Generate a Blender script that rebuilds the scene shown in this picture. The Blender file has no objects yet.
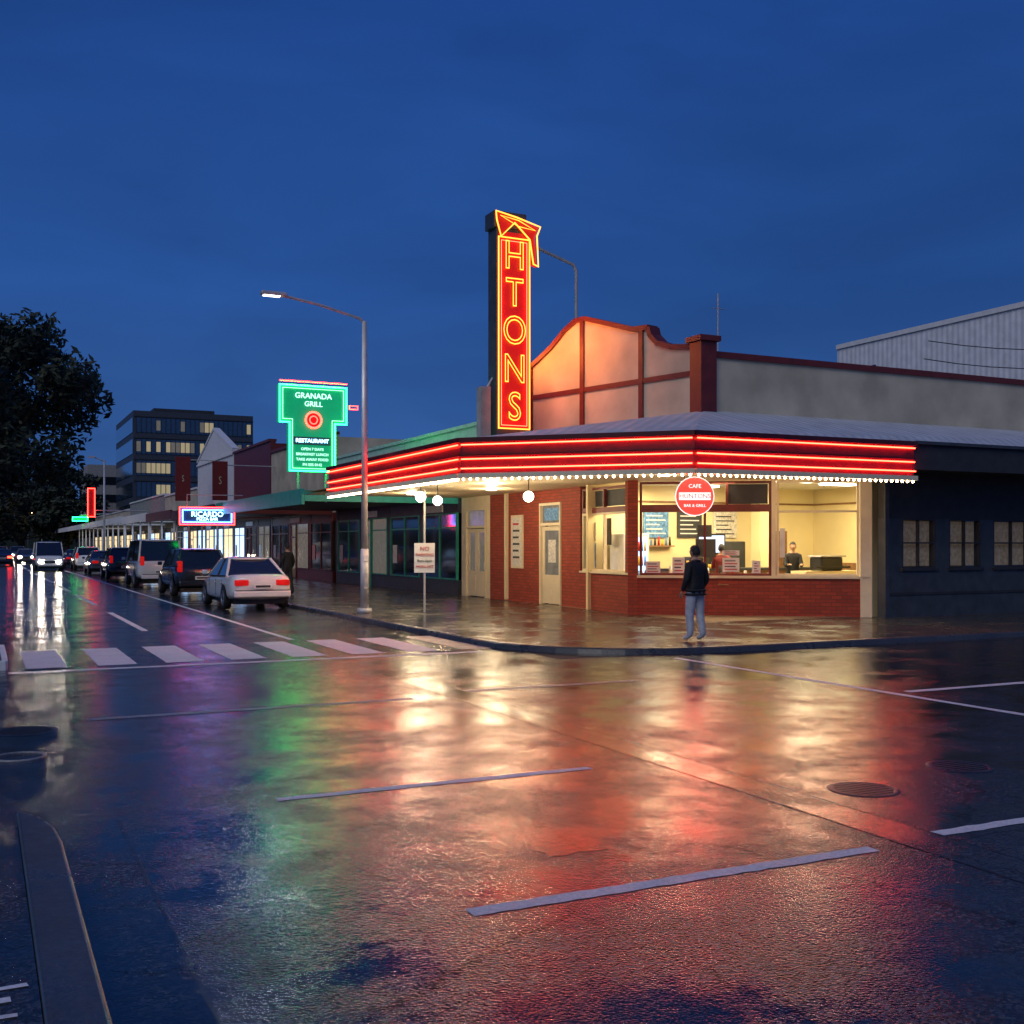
import bpy, bmesh, math, random
from mathutils import Vector, Matrix
random.seed(7)
S=bpy.context.scene
S.view_settings.view_transform='Standard'
S.view_settings.look='None'
S.view_settings.exposure=0
COL=S.collection
# ---------------------------------------------------------------- materials
def mat(name,col,rough=.6,metal=0,var=.15,nscale=4,bump=0,bscale=40,emit=None,es=0,spec=.5,coat=0,samp=True):
    m=bpy.data.materials.new(name); m.use_nodes=True
    nt=m.node_tree; b=nt.nodes['Principled BSDF']
    b.inputs['Roughness'].default_value=rough; b.inputs['Metallic'].default_value=metal
    b.inputs['Specular IOR Level'].default_value=spec
    b.inputs['Coat Weight'].default_value=coat
    b.inputs['Coat Roughness'].default_value=.08
    tc=nt.nodes.new('ShaderNodeTexCoord')
    n=nt.nodes.new('ShaderNodeTexNoise'); n.inputs['Scale'].default_value=nscale; n.inputs['Detail'].default_value=6
    nt.links.new(tc.outputs['Object'],n.inputs['Vector'])
    r=nt.nodes.new('ShaderNodeValToRGB')
    r.color_ramp.elements[0].position=.3; r.color_ramp.elements[1].position=.7
    r.color_ramp.elements[0].color=tuple(c*(1-var) for c in col)+(1,)
    r.color_ramp.elements[1].color=tuple(min(1,c*(1+var)) for c in col)+(1,)
    nt.links.new(n.outputs['Fac'],r.inputs['Fac']); nt.links.new(r.outputs['Color'],b.inputs['Base Color'])
    if bump:
        n2=nt.nodes.new('ShaderNodeTexNoise'); n2.inputs['Scale'].default_value=bscale; n2.inputs['Detail'].default_value=4
        nt.links.new(tc.outputs['Object'],n2.inputs['Vector'])
        bp=nt.nodes.new('ShaderNodeBump'); bp.inputs['Strength'].default_value=bump; bp.inputs['Distance'].default_value=.02
        nt.links.new(n2.outputs['Fac'],bp.inputs['Height']); nt.links.new(bp.outputs['Normal'],b.inputs['Normal'])
    if emit:
        b.inputs['Emission Color'].default_value=tuple(emit)+(1,); b.inputs['Emission Strength'].default_value=es
        if not samp: m.cycles.emission_sampling='NONE'
    return m
def emi(name,col,s,samp=True): return mat(name,(.3,.3,.3),.4,emit=col,es=s,var=.02,samp=samp)
def brickmat(name,c1,c2,mortar,sc=1.0):
    m=mat(name,c1,.75); nt=m.node_tree; b=nt.nodes['Principled BSDF']
    tc=nt.nodes.new('ShaderNodeTexCoord'); br=nt.nodes.new('ShaderNodeTexBrick')
    br.inputs['Color1'].default_value=c1+(1,); br.inputs['Color2'].default_value=c2+(1,); br.inputs['Mortar'].default_value=mortar+(1,)
    br.inputs['Scale'].default_value=sc; br.inputs['Brick Width'].default_value=.24; br.inputs['Row Height'].default_value=.086
    br.inputs['Mortar Size'].default_value=.008; br.inputs['Mortar Smooth'].default_value=.2
    nt.links.new(tc.outputs['UV'],br.inputs['Vector']); nt.links.new(br.outputs['Color'],b.inputs['Base Color'])
    bp=nt.nodes.new('ShaderNodeBump'); bp.inputs['Strength'].default_value=.5; bp.inputs['Distance'].default_value=.01; bp.invert=True
    nt.links.new(br.outputs['Fac'],bp.inputs['Height']); nt.links.new(bp.outputs['Normal'],b.inputs['Normal'])
    return m
def corrmat(name,col,freq,rough=.4,metal=.3):
    m=mat(name,col,rough,metal,var=.12,nscale=2); nt=m.node_tree; b=nt.nodes['Principled BSDF']
    tc=nt.nodes.new('ShaderNodeTexCoord'); w=nt.nodes.new('ShaderNodeTexWave'); w.bands_direction='X'
    w.inputs['Scale'].default_value=freq; w.inputs['Distortion'].default_value=0
    nt.links.new(tc.outputs['UV'],w.inputs['Vector'])
    bp=nt.nodes.new('ShaderNodeBump'); bp.inputs['Strength'].default_value=.8; bp.inputs['Distance'].default_value=.03
    nt.links.new(w.outputs['Fac'],bp.inputs['Height']); nt.links.new(bp.outputs['Normal'],b.inputs['Normal'])
    return m
def wetmat(name,c0,c1,r0,r1,pscale,bump=.25,bscale=90,und=.1,dist=.005,agg=False):
    m=bpy.data.materials.new(name); m.use_nodes=True; nt=m.node_tree; b=nt.nodes['Principled BSDF']; L=nt.links
    tc=nt.nodes.new('ShaderNodeTexCoord')
    def noise(s,d=5,r=.55):
        n=nt.nodes.new('ShaderNodeTexNoise'); n.inputs['Scale'].default_value=s; n.inputs['Detail'].default_value=d; n.inputs['Roughness'].default_value=r
        L.new(tc.outputs['Object'],n.inputs['Vector']); return n
    a=noise(pscale,8,.68); f=noise(bscale,3,.75); g=noise(1.7,6,.6)
    ra=nt.nodes.new('ShaderNodeValToRGB'); ra.color_ramp.elements[0].position=.42; ra.color_ramp.elements[1].position=.62
    L.new(a.outputs['Fac'],ra.inputs['Fac'])
    mr=nt.nodes.new('ShaderNodeMapRange'); mr.inputs['To Min'].default_value=r0; mr.inputs['To Max'].default_value=r1
    L.new(ra.outputs['Color'],mr.inputs['Value'])
    ad=nt.nodes.new('ShaderNodeMath'); ad.operation='MULTIPLY_ADD'; ad.inputs[1].default_value=.06; 
    L.new(f.outputs['Fac'],ad.inputs[0]); L.new(mr.outputs['Result'],ad.inputs[2]); L.new(ad.outputs[0],b.inputs['Roughness'])
    cr=nt.nodes.new('ShaderNodeValToRGB'); cr.color_ramp.elements[0].position=.35; cr.color_ramp.elements[1].position=.66
    cr.color_ramp.elements[0].color=c0+(1,); cr.color_ramp.elements[1].color=c1+(1,)
    mx=nt.nodes.new('ShaderNodeMath'); mx.operation='MULTIPLY_ADD'; mx.inputs[1].default_value=.7
    hf=nt.nodes.new('ShaderNodeMath'); hf.operation='MULTIPLY'; hf.inputs[1].default_value=.3
    L.new(g.outputs['Fac'],hf.inputs[0]); L.new(f.outputs['Fac'],mx.inputs[0]); L.new(hf.outputs[0],mx.inputs[2])
    L.new(mx.outputs[0],cr.inputs['Fac'])
    colout=cr.outputs['Color']; hsrc=f.outputs['Fac']
    if agg:
        vo=nt.nodes.new('ShaderNodeTexVoronoi'); vo.inputs['Scale'].default_value=62; L.new(tc.outputs['Object'],vo.inputs['Vector'])
        sr=nt.nodes.new('ShaderNodeSeparateColor'); L.new(vo.outputs['Color'],sr.inputs[0])
        r2=nt.nodes.new('ShaderNodeValToRGB'); r2.color_ramp.elements[0].position=.45; r2.color_ramp.elements[0].color=(0,0,0,1); r2.color_ramp.elements[1].position=1; r2.color_ramp.elements[1].color=(.085,.09,.10,1)
        L.new(sr.outputs[0],r2.inputs['Fac'])
        ds=nt.nodes.new('ShaderNodeMapRange'); ds.inputs['To Min'].default_value=.25; ds.inputs['To Max'].default_value=1.0; L.new(ra.outputs['Color'],ds.inputs['Value'])
        mu=nt.nodes.new('ShaderNodeVectorMath'); mu.operation='SCALE'; L.new(r2.outputs['Color'],mu.inputs[0]); L.new(ds.outputs['Result'],mu.inputs['Scale'])
        av=nt.nodes.new('ShaderNodeVectorMath'); av.operation='ADD'; L.new(colout,av.inputs[0]); L.new(mu.outputs[0],av.inputs[1])
        # fine cracks
        vc=nt.nodes.new('ShaderNodeTexVoronoi'); vc.feature='DISTANCE_TO_EDGE'; vc.inputs['Scale'].default_value=.55
        wn=noise(3,6,.7); wm=nt.nodes.new('ShaderNodeVectorMath'); wm.operation='MULTIPLY_ADD'; wm.inputs[1].default_value=(.5,.5,0)
        L.new(wn.outputs['Color'],wm.inputs[0]); L.new(tc.outputs['Object'],wm.inputs[2]); L.new(wm.outputs[0],vc.inputs['Vector'])
        ck=nt.nodes.new('ShaderNodeMapRange'); ck.inputs['From Max'].default_value=.006; ck.inputs['To Min'].default_value=.15; L.new(vc.outputs['Distance'],ck.inputs['Value'])
        sv=nt.nodes.new('ShaderNodeVectorMath'); sv.operation='SCALE'; L.new(av.outputs[0],sv.inputs[0]); L.new(ck.outputs['Result'],sv.inputs['Scale'])
        colout=sv.outputs[0]
        hh=nt.nodes.new('ShaderNodeMath'); hh.operation='SUBTRACT'; L.new(f.outputs['Fac'],hh.inputs[0]); L.new(vo.outputs['Distance'],hh.inputs[1]); hsrc=hh.outputs[0]
        spm=nt.nodes.new('ShaderNodeMapRange'); spm.inputs['To Min'].default_value=.66; spm.inputs['To Max'].default_value=.36; L.new(ra.outputs['Color'],spm.inputs['Value'])
        sm=nt.nodes.new('ShaderNodeMath'); sm.operation='MULTIPLY'; L.new(spm.outputs['Result'],sm.inputs[0]); L.new(ck.outputs['Result'],sm.inputs[1])
        L.new(sm.outputs[0],b.inputs['Specular IOR Level'])
    else: b.inputs['Specular IOR Level'].default_value=.6
    L.new(colout,b.inputs['Base Color'])
    bp=nt.nodes.new('ShaderNodeBump'); bp.inputs['Distance'].default_value=dist
    ms=nt.nodes.new('ShaderNodeMapRange'); ms.inputs['To Min'].default_value=bump*.35; ms.inputs['To Max'].default_value=bump
    L.new(ra.outputs['Color'],ms.inputs['Value']); L.new(ms.outputs['Result'],bp.inputs['Strength'])
    L.new(hsrc,bp.inputs['Height'])
    bp2=nt.nodes.new('ShaderNodeBump'); bp2.inputs['Distance'].default_value=.02; bp2.inputs['Strength'].default_value=und
    h=noise(11,4,.6); L.new(h.outputs['Fac'],bp2.inputs['Height']); L.new(bp.outputs['Normal'],bp2.inputs['Normal'])
    L.new(bp2.outputs['Normal'],b.inputs['Normal'])
    return m
M={}
M['road']=wetmat('wet_asphalt',(.003,.004,.006),(.020,.022,.028),.05,.20,1.1,.55,75,.09,.004,True)
M['seam']=wetmat('wet_asphalt_seam',(.003,.004,.005),(.012,.013,.016),.06,.17,.9,.4,75,.07,.004,True)
M['tar']=wetmat('tar_line',(.003,.003,.004),(.010,.010,.012),.15,.3,.9,.4)
M['pave']=wetmat('wet_paving',(.03,.027,.025),(.085,.075,.065),.12,.30,.8,.5,60)
M['kerb']=wetmat('wet_kerb_concrete',(.025,.026,.028),(.08,.08,.08),.2,.4,1.2,.3,50)
M['ground']=mat('dark_ground',(.03,.032,.03),.9,var=.3)
M['paint']=wetmat('road_paint',(.55,.55,.55),(.88,.88,.87),.45,.65,3,.4,40,.05)
M['paintold']=wetmat('worn_road_paint',(.06,.06,.06),(.42,.42,.42),.3,.5,3,.5)
M['cream']=mat('cream_render',(.54,.48,.35),.8,var=.22,nscale=1.0,bump=.15)
M['creamint']=mat('cream_interior_paint',(.76,.66,.38),.7,var=.06,nscale=1)
M['soffit']=mat('soffit_paint',(.75,.63,.43),.6,var=.06)
M['cream2']=mat('cream_woodwork',(.76,.66,.46),.5,var=.06)
M['maroon']=mat('maroon_trim',(.14,.02,.016),.5,var=.2)
M['redpaint']=mat('red_fascia_paint',(.075,.004,.003),.35,var=.25)
M['brick']=brickmat('red_brick',(.36,.055,.028),(.25,.035,.02),(.12,.045,.03))
M['corr']=corrmat('corrugated_roof_steel',(.50,.53,.57),1.2,.6,0)
M['corrw']=corrmat('ribbed_white_cladding',(.74,.76,.77),.9,.6,0)
M['dark']=mat('dark_bluegrey_paint',(.045,.055,.07),.55,var=.25,bump=.1)
M['dark2']=mat('charcoal_paint',(.03,.032,.036),.6,var=.25)
M['steel']=mat('galvanised_steel',(.50,.50,.50),.5,.3,var=.15)
M['steel2']=mat('cast_iron',(.05,.05,.052),.35,.5,var=.3,nscale=20)
M['black']=mat('black_plastic',(.012,.012,.013),.4)
M['glass']=mat('dark_window_glass',(.012,.016,.02),.06,var=.1,coat=1)
M['oglass']=mat('office_blue_glass',(.03,.06,.11),.1,var=.3,coat=1)
M['white']=mat('white_paint',(.76,.76,.74),.5,var=.08)
M['wood']=mat('counter_wood',(.25,.13,.06),.5,var=.3,nscale=9)
M['tile']=mat('floor_tiles',(.25,.2,.14),.3,var=.2)
M['mint']=mat('mint_green_render',(.42,.66,.56),.8,var=.12)  # pale wall with the neon sign's green light put into its colour
M['teal']=mat('teal_fascia',(.03,.36,.27),.5,var=.15)
M['neonred']=emi('neon_red',(1,.02,.012),20)
M['neonpink']=emi('neon_orange_red',(1,.024,.010),36)
M['neonyel']=emi('neon_yellow',(1,.34,.02),3.6)
M['neongrn']=emi('neon_green',(.008,1,.12),24)
M['neonblu']=emi('neon_blue',(.03,.2,1),22)
M['neonwht']=emi('neon_white',(.5,1,.75),2.2,False)
M['neonwht2']=emi('neon_blue_white',(.3,.7,1),8,False)
M['bulb']=emi('warm_bulb',(1,.72,.45),26)
M['globe']=emi('globe_lamp_glass',(1,.86,.66),9)
M['tailoff']=mat('tail_light_lens',(.45,.006,.004),.3,emit=(1,.01,.005),es=.35,samp=False)  # lens of parked cars, faint red glow put into the material
M['tail']=emi('tail_light_lit',(1,.03,.01),14)
M['head']=emi('headlight_lit',(1,.85,.65),200)
M['lampled']=emi('street_lamp_lens',(.9,.95,1),5,False)
M['sodium']=emi('street_lamp_warm_lens',(1,.6,.25),40)
M['tyre']=mat('tyre_rubber',(.015,.015,.015),.8)
M['rim']=mat('alloy_rim',(.4,.4,.42),.35,.8)
M['poster']=mat('paper_poster',(.7,.68,.62),.7,var=.3,nscale=18)
M['posterb']=mat('blue_poster',(.1,.25,.5),.6,var=.6,nscale=14)
M['red']=mat('red_enamel_lit',(.6,.02,.015),.3,emit=(1,.006,.004),es=14)
M['redm']=mat('red_plastic',(.5,.02,.015),.4)
M['banner']=mat('red_banner',(.16,.012,.012),.7)
M['screen']=emi('screen_glow',(.3,.6,1),1.5,False)
M['litw']=mat('lit_window_warm',(.3,.25,.15),.2,emit=(1,.75,.4),es=1.3,var=.5,samp=False)
M['litb']=mat('lit_window_cool',(.2,.3,.4),.2,emit=(.40,.62,1),es=2.2,var=.5,samp=False)
M['litd']=mat('dim_window',(.1,.1,.1),.2,emit=(.9,.8,.6),es=.10,var=.5,samp=False)
M['lito']=mat('lit_office_window',(.1,.1,.1),.2,emit=(1,.82,.45),es=.32,var=.5,samp=False)
M['curtain']=mat('lace_curtain',(.30,.27,.2),.7,var=.45,nscale=12,emit=(1,.7,.4),es=.035,samp=False)  # faint warm emission put into the cloth, as if lit from indoors
M['concrete']=mat('concrete',(.28,.28,.27),.8,var=.2,bump=.2)
M['yellow']=mat('yellow_plastic',(.7,.45,.03),.5)
# ---------------------------------------------------------------- helpers
def empty(name,loc=(0,0,0),rz=0):
    e=bpy.data.objects.new(name,None); COL.objects.link(e); e.location=loc; e.rotation_euler=(0,0,rz); e.empty_display_size=.3
    return e
def mesh(name,vs,fs,m,parent=None,uv=None,smooth=False):
    me=bpy.data.meshes.new(name); me.from_pydata([tuple(v) for v in vs],[],fs)
    if uv:
        l=me.uv_layers.new(name='UVMap')
        for lp in me.loops: l.data[lp.index].uv=uv[lp.vertex_index]
    ob=bpy.data.objects.new(name,me); COL.objects.link(ob)
    ms=m if isinstance(m,(list,tuple)) else [m]
    for k in ms: me.materials.append(k)
    if smooth:
        for p in me.polygons: p.use_smooth=True
    if parent: ob.parent=parent
    me.update(); return ob
BF=[(0,3,2,1),(4,5,6,7),(0,1,5,4),(1,2,6,5),(2,3,7,6),(3,0,4,7)]
def box(name,x0,x1,y0,y1,z0,z1,m,parent=None,bevel=0):
    ob=mesh(name,[(x0,y0,z0),(x1,y0,z0),(x1,y1,z0),(x0,y1,z0),(x0,y0,z1),(x1,y0,z1),(x1,y1,z1),(x0,y1,z1)],BF,m,parent)
    me=ob.data; l=me.uv_layers.new(name='UVMap')
    for p in me.polygons:
        for li in p.loop_indices:
            v=me.vertices[me.loops[li].vertex_index].co
            n=p.normal
            l.data[li].uv=(v.y,v.z) if abs(n.x)>.5 else ((v.x,v.z) if abs(n.y)>.5 else (v.x,v.y))
    if bevel:
        b=ob.modifiers.new('b','BEVEL'); b.width=bevel; b.segments=2
    return ob
class Fr:
    """wall frame: p is left end, q right end seen from outside; s along, t outward"""
    def __init__(s,p,q,parent):
        s.p=Vector(p+(0,)); d=Vector((q[0]-p[0],q[1]-p[1],0)); s.L=d.length; s.u=d/s.L; s.n=Vector((s.u.y,-s.u.x,0)); s.par=parent
        s.phi=math.atan2(s.u.y,s.u.x)
    def P(s,a,z,t=0): 
        v=s.p+s.u*a+s.n*t; return Vector((v.x,v.y,z))
    def box(s,name,s0,s1,z0,z1,t0,t1,m):
        vs=[s.P(s0,z0,t1),s.P(s1,z0,t1),s.P(s1,z0,t0),s.P(s0,z0,t0),s.P(s0,z1,t1),s.P(s1,z1,t1),s.P(s1,z1,t0),s.P(s0,z1,t0)]
        uv=[(s0,z0),(s1,z0),(s1+abs(t1-t0),z0),(s0-abs(t1-t0),z0),(s0,z1),(s1,z1),(s1+abs(t1-t0),z1),(s0-abs(t1-t0),z1)]
        return mesh(name,vs,BF,m,s.par,uv)
    def strip(s,name,a,b,w,t0,t1,m):
        a=Vector(a);b=Vector(b);d=(b-a).normalized();e=Vector((-d.y,d.x))*w/2
        c=[a-e,b-e,b+e,a+e]
        vs=[s.P(k.x,k.y,t1) for k in c]+[s.P(k.x,k.y,t0) for k in c]
        return mesh(name,vs,[(0,1,2,3),(7,6,5,4),(0,4,5,1),(1,5,6,2),(2,6,7,3),(3,7,4,0)],m,s.par)
    def poly(s,name,pts,t0,t1,m):
        n=len(pts); vs=[s.P(a,z,t1) for a,z in pts]+[s.P(a,z,t0) for a,z in pts]
        fs=[tuple(range(n)),tuple(range(2*n-1,n-1,-1))]+[(i,i+n,(i+1)%n+n,(i+1)%n) for i in range(n)]
        return mesh(name,vs,fs,m,s.par)
    def window(s,name,s0,s1,z0,z1,fm,gm=None,nx=1,zs=(),fw=.05,t=0,gl=True):
        k=.045
        s.box(name+'_frame_l',s0,s0+fw,z0,z1,t-k,t+k,fm); s.box(name+'_frame_r',s1-fw,s1,z0,z1,t-k,t+k,fm)
        s.box(name+'_frame_b',s0+fw,s1-fw,z0,z0+fw,t-k,t+k,fm); s.box(name+'_frame_t',s0+fw,s1-fw,z1-fw,z1,t-k,t+k,fm)
        for i in range(1,nx):
            c=s0+(s1-s0)*i/nx; s.box(name+'_mullion_%d'%i,c-fw/2,c+fw/2,z0+fw,z1-fw,t-k+.003,t+k-.003,fm)
        for z in zs: s.box(name+'_transom',s0+fw,s1-fw,z-fw/2,z+fw/2,t-k+.006,t+k-.006,fm)
        if gm: s.box(name+'_pane',s0+fw,s1-fw,z0+fw,z1-fw,t-.01,t,gm)
def tube(name,pts,r,m,parent=None,cyclic=False,res=2):
    cu=bpy.data.curves.new(name,'CURVE'); cu.dimensions='3D'; cu.bevel_depth=r; cu.bevel_resolution=res
    sp=cu.splines.new('POLY'); sp.points.add(len(pts)-1)
    for i,p in enumerate(pts): sp.points[i].co=(p[0],p[1],p[2],1)
    sp.use_cyclic_u=cyclic; cu.use_fill_caps=True
    ob=bpy.data.objects.new(name,cu); COL.objects.link(ob); cu.materials.append(m)
    if parent: ob.parent=parent
    return ob
def text(name,s,loc,size,m,parent=None,phi=0,outline=0,extr=.005,sx=1):
    cu=bpy.data.curves.new(name,'FONT'); cu.body=s; cu.size=size; cu.align_x='CENTER'; cu.align_y='CENTER'
    if outline: cu.fill_mode='NONE'; cu.bevel_depth=outline; cu.bevel_resolution=1; cu.resolution_u=4
    else: cu.extrude=extr; cu.resolution_u=3
    ob=bpy.data.objects.new(name,cu); COL.objects.link(ob); cu.materials.append(m)
    ob.location=loc; ob.rotation_euler=(math.pi/2,0,phi); ob.scale=(sx,1,1)
    if parent: ob.parent=parent
    return ob
def cyl(name,x,y,z0,z1,r0,r1,m,parent=None,n=16):
    vs=[];fs=[]
    for k,(z,r) in enumerate(((z0,r0),(z1,r1))):
        for i in range(n):
            a=2*math.pi*i/n; vs.append((x+r*math.cos(a),y+r*math.sin(a),z))
    for i in range(n): fs.append((i,(i+1)%n,n+(i+1)%n,n+i))
    fs+=[tuple(range(n-1,-1,-1)),tuple(range(n,2*n))]
    ob=mesh(name,vs,fs,m,parent)
    for p in ob.data.polygons:
        if len(p.vertices)==4: p.use_smooth=True
    return ob
def ball(name,loc,r,m,parent=None,sc=(1,1,1),sub=3):
    bm=bmesh.new(); bmesh.ops.create_icosphere(bm,subdivisions=sub,radius=r)
    me=bpy.data.meshes.new(name); bm.to_mesh(me); bm.free(); me.materials.append(m)
    for p in me.polygons: p.use_smooth=True
    ob=bpy.data.objects.new(name,me); COL.objects.link(ob); ob.location=loc; ob.scale=sc
    if parent: ob.parent=parent
    return ob
def light(name,kind,loc,energy,col,parent=None,size=.1,rot=(0,0,0),sy=None,spread=None):
    l=bpy.data.lights.new(name,kind); l.energy=energy; l.color=col
    if kind=='AREA':
        l.size=size
        if sy: l.shape='RECTANGLE'; l.size_y=sy
        if spread: l.spread=spread
    elif kind=='POINT': l.shadow_soft_size=size
    o=bpy.data.objects.new(name,l); COL.objects.link(o); o.location=loc; o.rotation_euler=rot
    if parent: o.parent=parent
    return o
PZ=.10
# ---------------------------------------------------------------- ground & roads
mesh('ground',[(-900,-200,0),(900,-200,0),(900,1500,0),(-900,1500,0)],[(0,1,2,3)],M['ground'])
mesh('road',[(-60,-40,.004),(120,-40,.004),(120,15.2,.004),(8.2,15.2,.004),(8.2,420,.004),(-.2,420,.004),(-.2,17,.004),(-60,17,.004)],[tuple(range(8))],M['road'])
arc=[(11+3*math.cos(a),18+3*math.sin(a)) for a in [math.pi+math.pi/2*i/12 for i in range(13)]]
arci=[(11+2.82*math.cos(a),18+2.82*math.sin(a)) for a in [math.pi+math.pi/2*i/12 for i in range(13)]]
outer=[(8,420)]+arc+[(120,15)]; inner=[(8.18,420)]+arci+[(120,15.18)]
pl=inner+[(120,420)]
mesh('pavement',[(x,y,PZ) for x,y in pl],[tuple(range(len(pl)))],M['pave'])
vs=[];n=len(outer)
for o,i in zip(outer,inner): 
    ox,oy=o; ix,iy=i
    vs+=[(ox,oy,0),(ox+(ix-ox)*.12,oy+(iy-oy)*.12,.085),(ox+(ix-ox)*.25,oy+(iy-oy)*.25,.105),(ix,iy,.105),(ix,iy,0)]
fs=[]
for k in range(n-1):
    for j in range(4): fs.append((5*k+j,5*k+j+1,5*k+5+j+1,5*k+5+j))
mesh('kerb',vs,fs,M['kerb'])
go=[(7.65,420)]+[(11+3.35*math.cos(a),18+3.35*math.sin(a)) for a in [math.pi+math.pi/2*i/12 for i in range(13)]]+[(120,14.65)]
mesh('gutter',[(x,y,.006) for x,y in go]+[(x,y,.006) for x,y in outer],[(i,i+1,n+i+1,n+i) for i in range(n-1)],M['seam'])
def slab(name,pts,z,m): 
    k=len(pts); return mesh(name,[(x,y,z) for x,y in pts]+[(x,y,0) for x,y in pts],[tuple(range(k))]+[(i,i+k,(i+1)%k+k,(i+1)%k) for i in range(k)],m)
slab('pavement',[(-8,-12),(.2,-12),(.2,7.2),(.1,7.6),(-.2,7.9),(-8,7.9)],.115,M['road'])
o=slab('kerb',[(.203,-12),(.42,-12),(.42,6.7),(.40,7.05),(.34,7.35),(.24,7.55),(.203,7.6)],.13,M['kerb']); b=o.modifiers.new('b','BEVEL'); b.width=.02; b.segments=3
slab('pavement',[(-8,17.3),(.05,17.3),(.3,17.8),(.3,420),(-8,420)],.10,M['pave'])
def mark(name,x0,x1,y0,y1,m=None,z=.0068,j=.008):
    nx=max(1,int((x1-x0)/.08)); ny=max(1,int((y1-y0)/.08)); nx=min(nx,70); ny=min(ny,70)
    pts=[]
    for i in range(nx): pts.append((x0+(x1-x0)*i/nx,y0+random.uniform(-j,j)))
    for i in range(ny): pts.append((x1+random.uniform(-j,j),y0+(y1-y0)*i/ny))
    for i in range(nx): pts.append((x1-(x1-x0)*i/nx,y1+random.uniform(-j,j)))
    for i in range(ny): pts.append((x0+random.uniform(-j,j),y1-(y1-y0)*i/ny))
    return mesh(name,[(a,b,z) for a,b in pts],[tuple(range(len(pts)))],m or M['paint'])
lines=empty('road_markings')
def rm(n,*a,**k): o=mark(n,*a,**k); o.parent=lines
rm('lane_line',2.15,4.75,4.87,4.98); rm('lane_line',5.36,9,4.95,5.06); rm('lane_line',1.88,4.42,7.65,7.75)
rm('faint_line',1.0,4.55,12.0,12.14,M['paintold']); rm('faint_line',5.36,7.8,12.33,12.47,M['paintold'])
rm('edge_line',9.88,10.0,3.0,14.6); rm('stop_line',10.2,24,9.94,10.08)
rm('stop_line',.35,7.6,16.82,17.0,M['paint'])
for k in range(8): rm('zebra_stripe',.60+.98*k,1.16+.98*k,17.4,20.3,M['paint'] if k<7 else M['paintold'])
for k in range(14): rm('centre_dash',3.03,3.17,24+11*k,31+11*k)
rm('parking_line',5.26,5.38,20.6,140)
for k in range(9): rm('parking_bay',5.4,7.6,29.5+6.2*k+5.6,29.6+6.2*k+5.6,M['paintold'])
mark('road_seam',5.0,5.34,-5,14.6,M['seam'],.0054); mark('tar_line',4.985,5.005,-5,14.6,M['tar'],.0062,.004); mark('tar_line',5.34,5.358,-5,14.6,M['tar'],.0062,.004)
mark('gutter',.43,.8,-8,7.6,M['seam'],.0054); mark('tar_line',.8,.815,-8,7.6,M['tar'],.0062,.004)
mark('asphalt_patch',2.95,3.35,5.6,5.95,M['seam'],.0054,.03)
def manhole(x,y,r,name='manhole_cover'):
    e=empty(name,(x,y,0))
    vs=[];N=28
    for rr,z in ((r,.006),(r*.93,.010),(r*.86,.010),(r*.82,.008),(0.001,.008)):
        for i in range(N): a=2*math.pi*i/N; vs.append((rr*math.cos(a),rr*math.sin(a),z))
    fs=[(j*N+i,j*N+(i+1)%N,(j+1)*N+(i+1)%N,(j+1)*N+i) for j in range(4) for i in range(N)]
    mesh('cover_ring',vs,fs,M['steel2'],e)
    for i in range(-3,4):
        w=math.sqrt(max(.01,.8**2-(i/4.5)**2))*r; box('rib',-w,w,i*r/4.5-.008,i*r/4.5+.008,.008,.012,M['steel2'],e)
manhole(5.84,6.15,.26); manhole(7.15,6.45,.26); manhole(.39,11.6,.30)
rg=empty('drain_ring',(.3,10.2,0)); tube('painted_ring',[(.2*math.cos(a*.3142),.2*math.sin(a*.3142),.006) for a in range(20)],.012,M['paintold'],rg,True)
for i,(a,b,c,d) in enumerate(((.0,.12,4.3,4.34),(-.04,.10,4.45,4.5),(.03,.16,4.58,4.61))): mark('utility_paint_mark',a,b,c,d,M['paint'],.119)
box('tactile_stud',.0,.06,7.1,7.2,.115,.15,M['yellow'],bevel=.01)
ti=empty('traffic_island'); box('base',-.6,.32,17.35,20.2,.0,.12,M['black'],ti,.03); box('edge_front',-.6,.33,17.3,17.42,.0,.14,M['white'],ti,.01); box('edge_side',.28,.36,17.42,20.2,.0,.14,M['white'],ti,.01)
# ---------------------------------------------------------------- corner cafe
cafe=empty('corner_cafe')
P0,P1,P2,P3=(9.1,31.0),(9.1,21.3),(12.6,17.85),(18.3,17.75)
sof=[(9.12,34),(9.12,21.3),(12.6,17.87),(18.3,17.77),(18.95,19.5),(18.95,20.5),(15.2,24),(15.2,34)]
mesh('soffit',[(x,y,3.38) for x,y in sof]+[(x,y,3.46) for x,y in sof],[tuple(range(7,-1,-1)),tuple(range(8,16))],M['soffit'],cafe)
for nm,p,q in (('left',P0,P1),('corner',P1,P2),('right',P2,P3)):
    f=Fr(p,q,cafe)
    f.box('fascia_'+nm,0,f.L,3.30,3.95,-.12,0,M['redpaint'])
    f.box('fascia_lip_top_'+nm,-.02,f.L+.02,3.95,4.05,-.15,.09,M['redpaint'])
    f.box('fascia_mid_band_'+nm,-.01,f.L+.01,3.66,3.70,0,.07,M['redpaint'])
    f.box('fascia_lip_bottom_'+nm,-.02,f.L+.02,3.20,3.30,-.15,.10,M['cream2'])
    for z,t in ((3.90,.06),(3.60,.05),(3.40,.07)):
        tube('neon_tube_'+nm,[f.P(.03,z,t),f.P(f.L-.03,z,t)],.015,M['neonpink'],cafe,res=1)
bm=bmesh.new()
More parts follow.
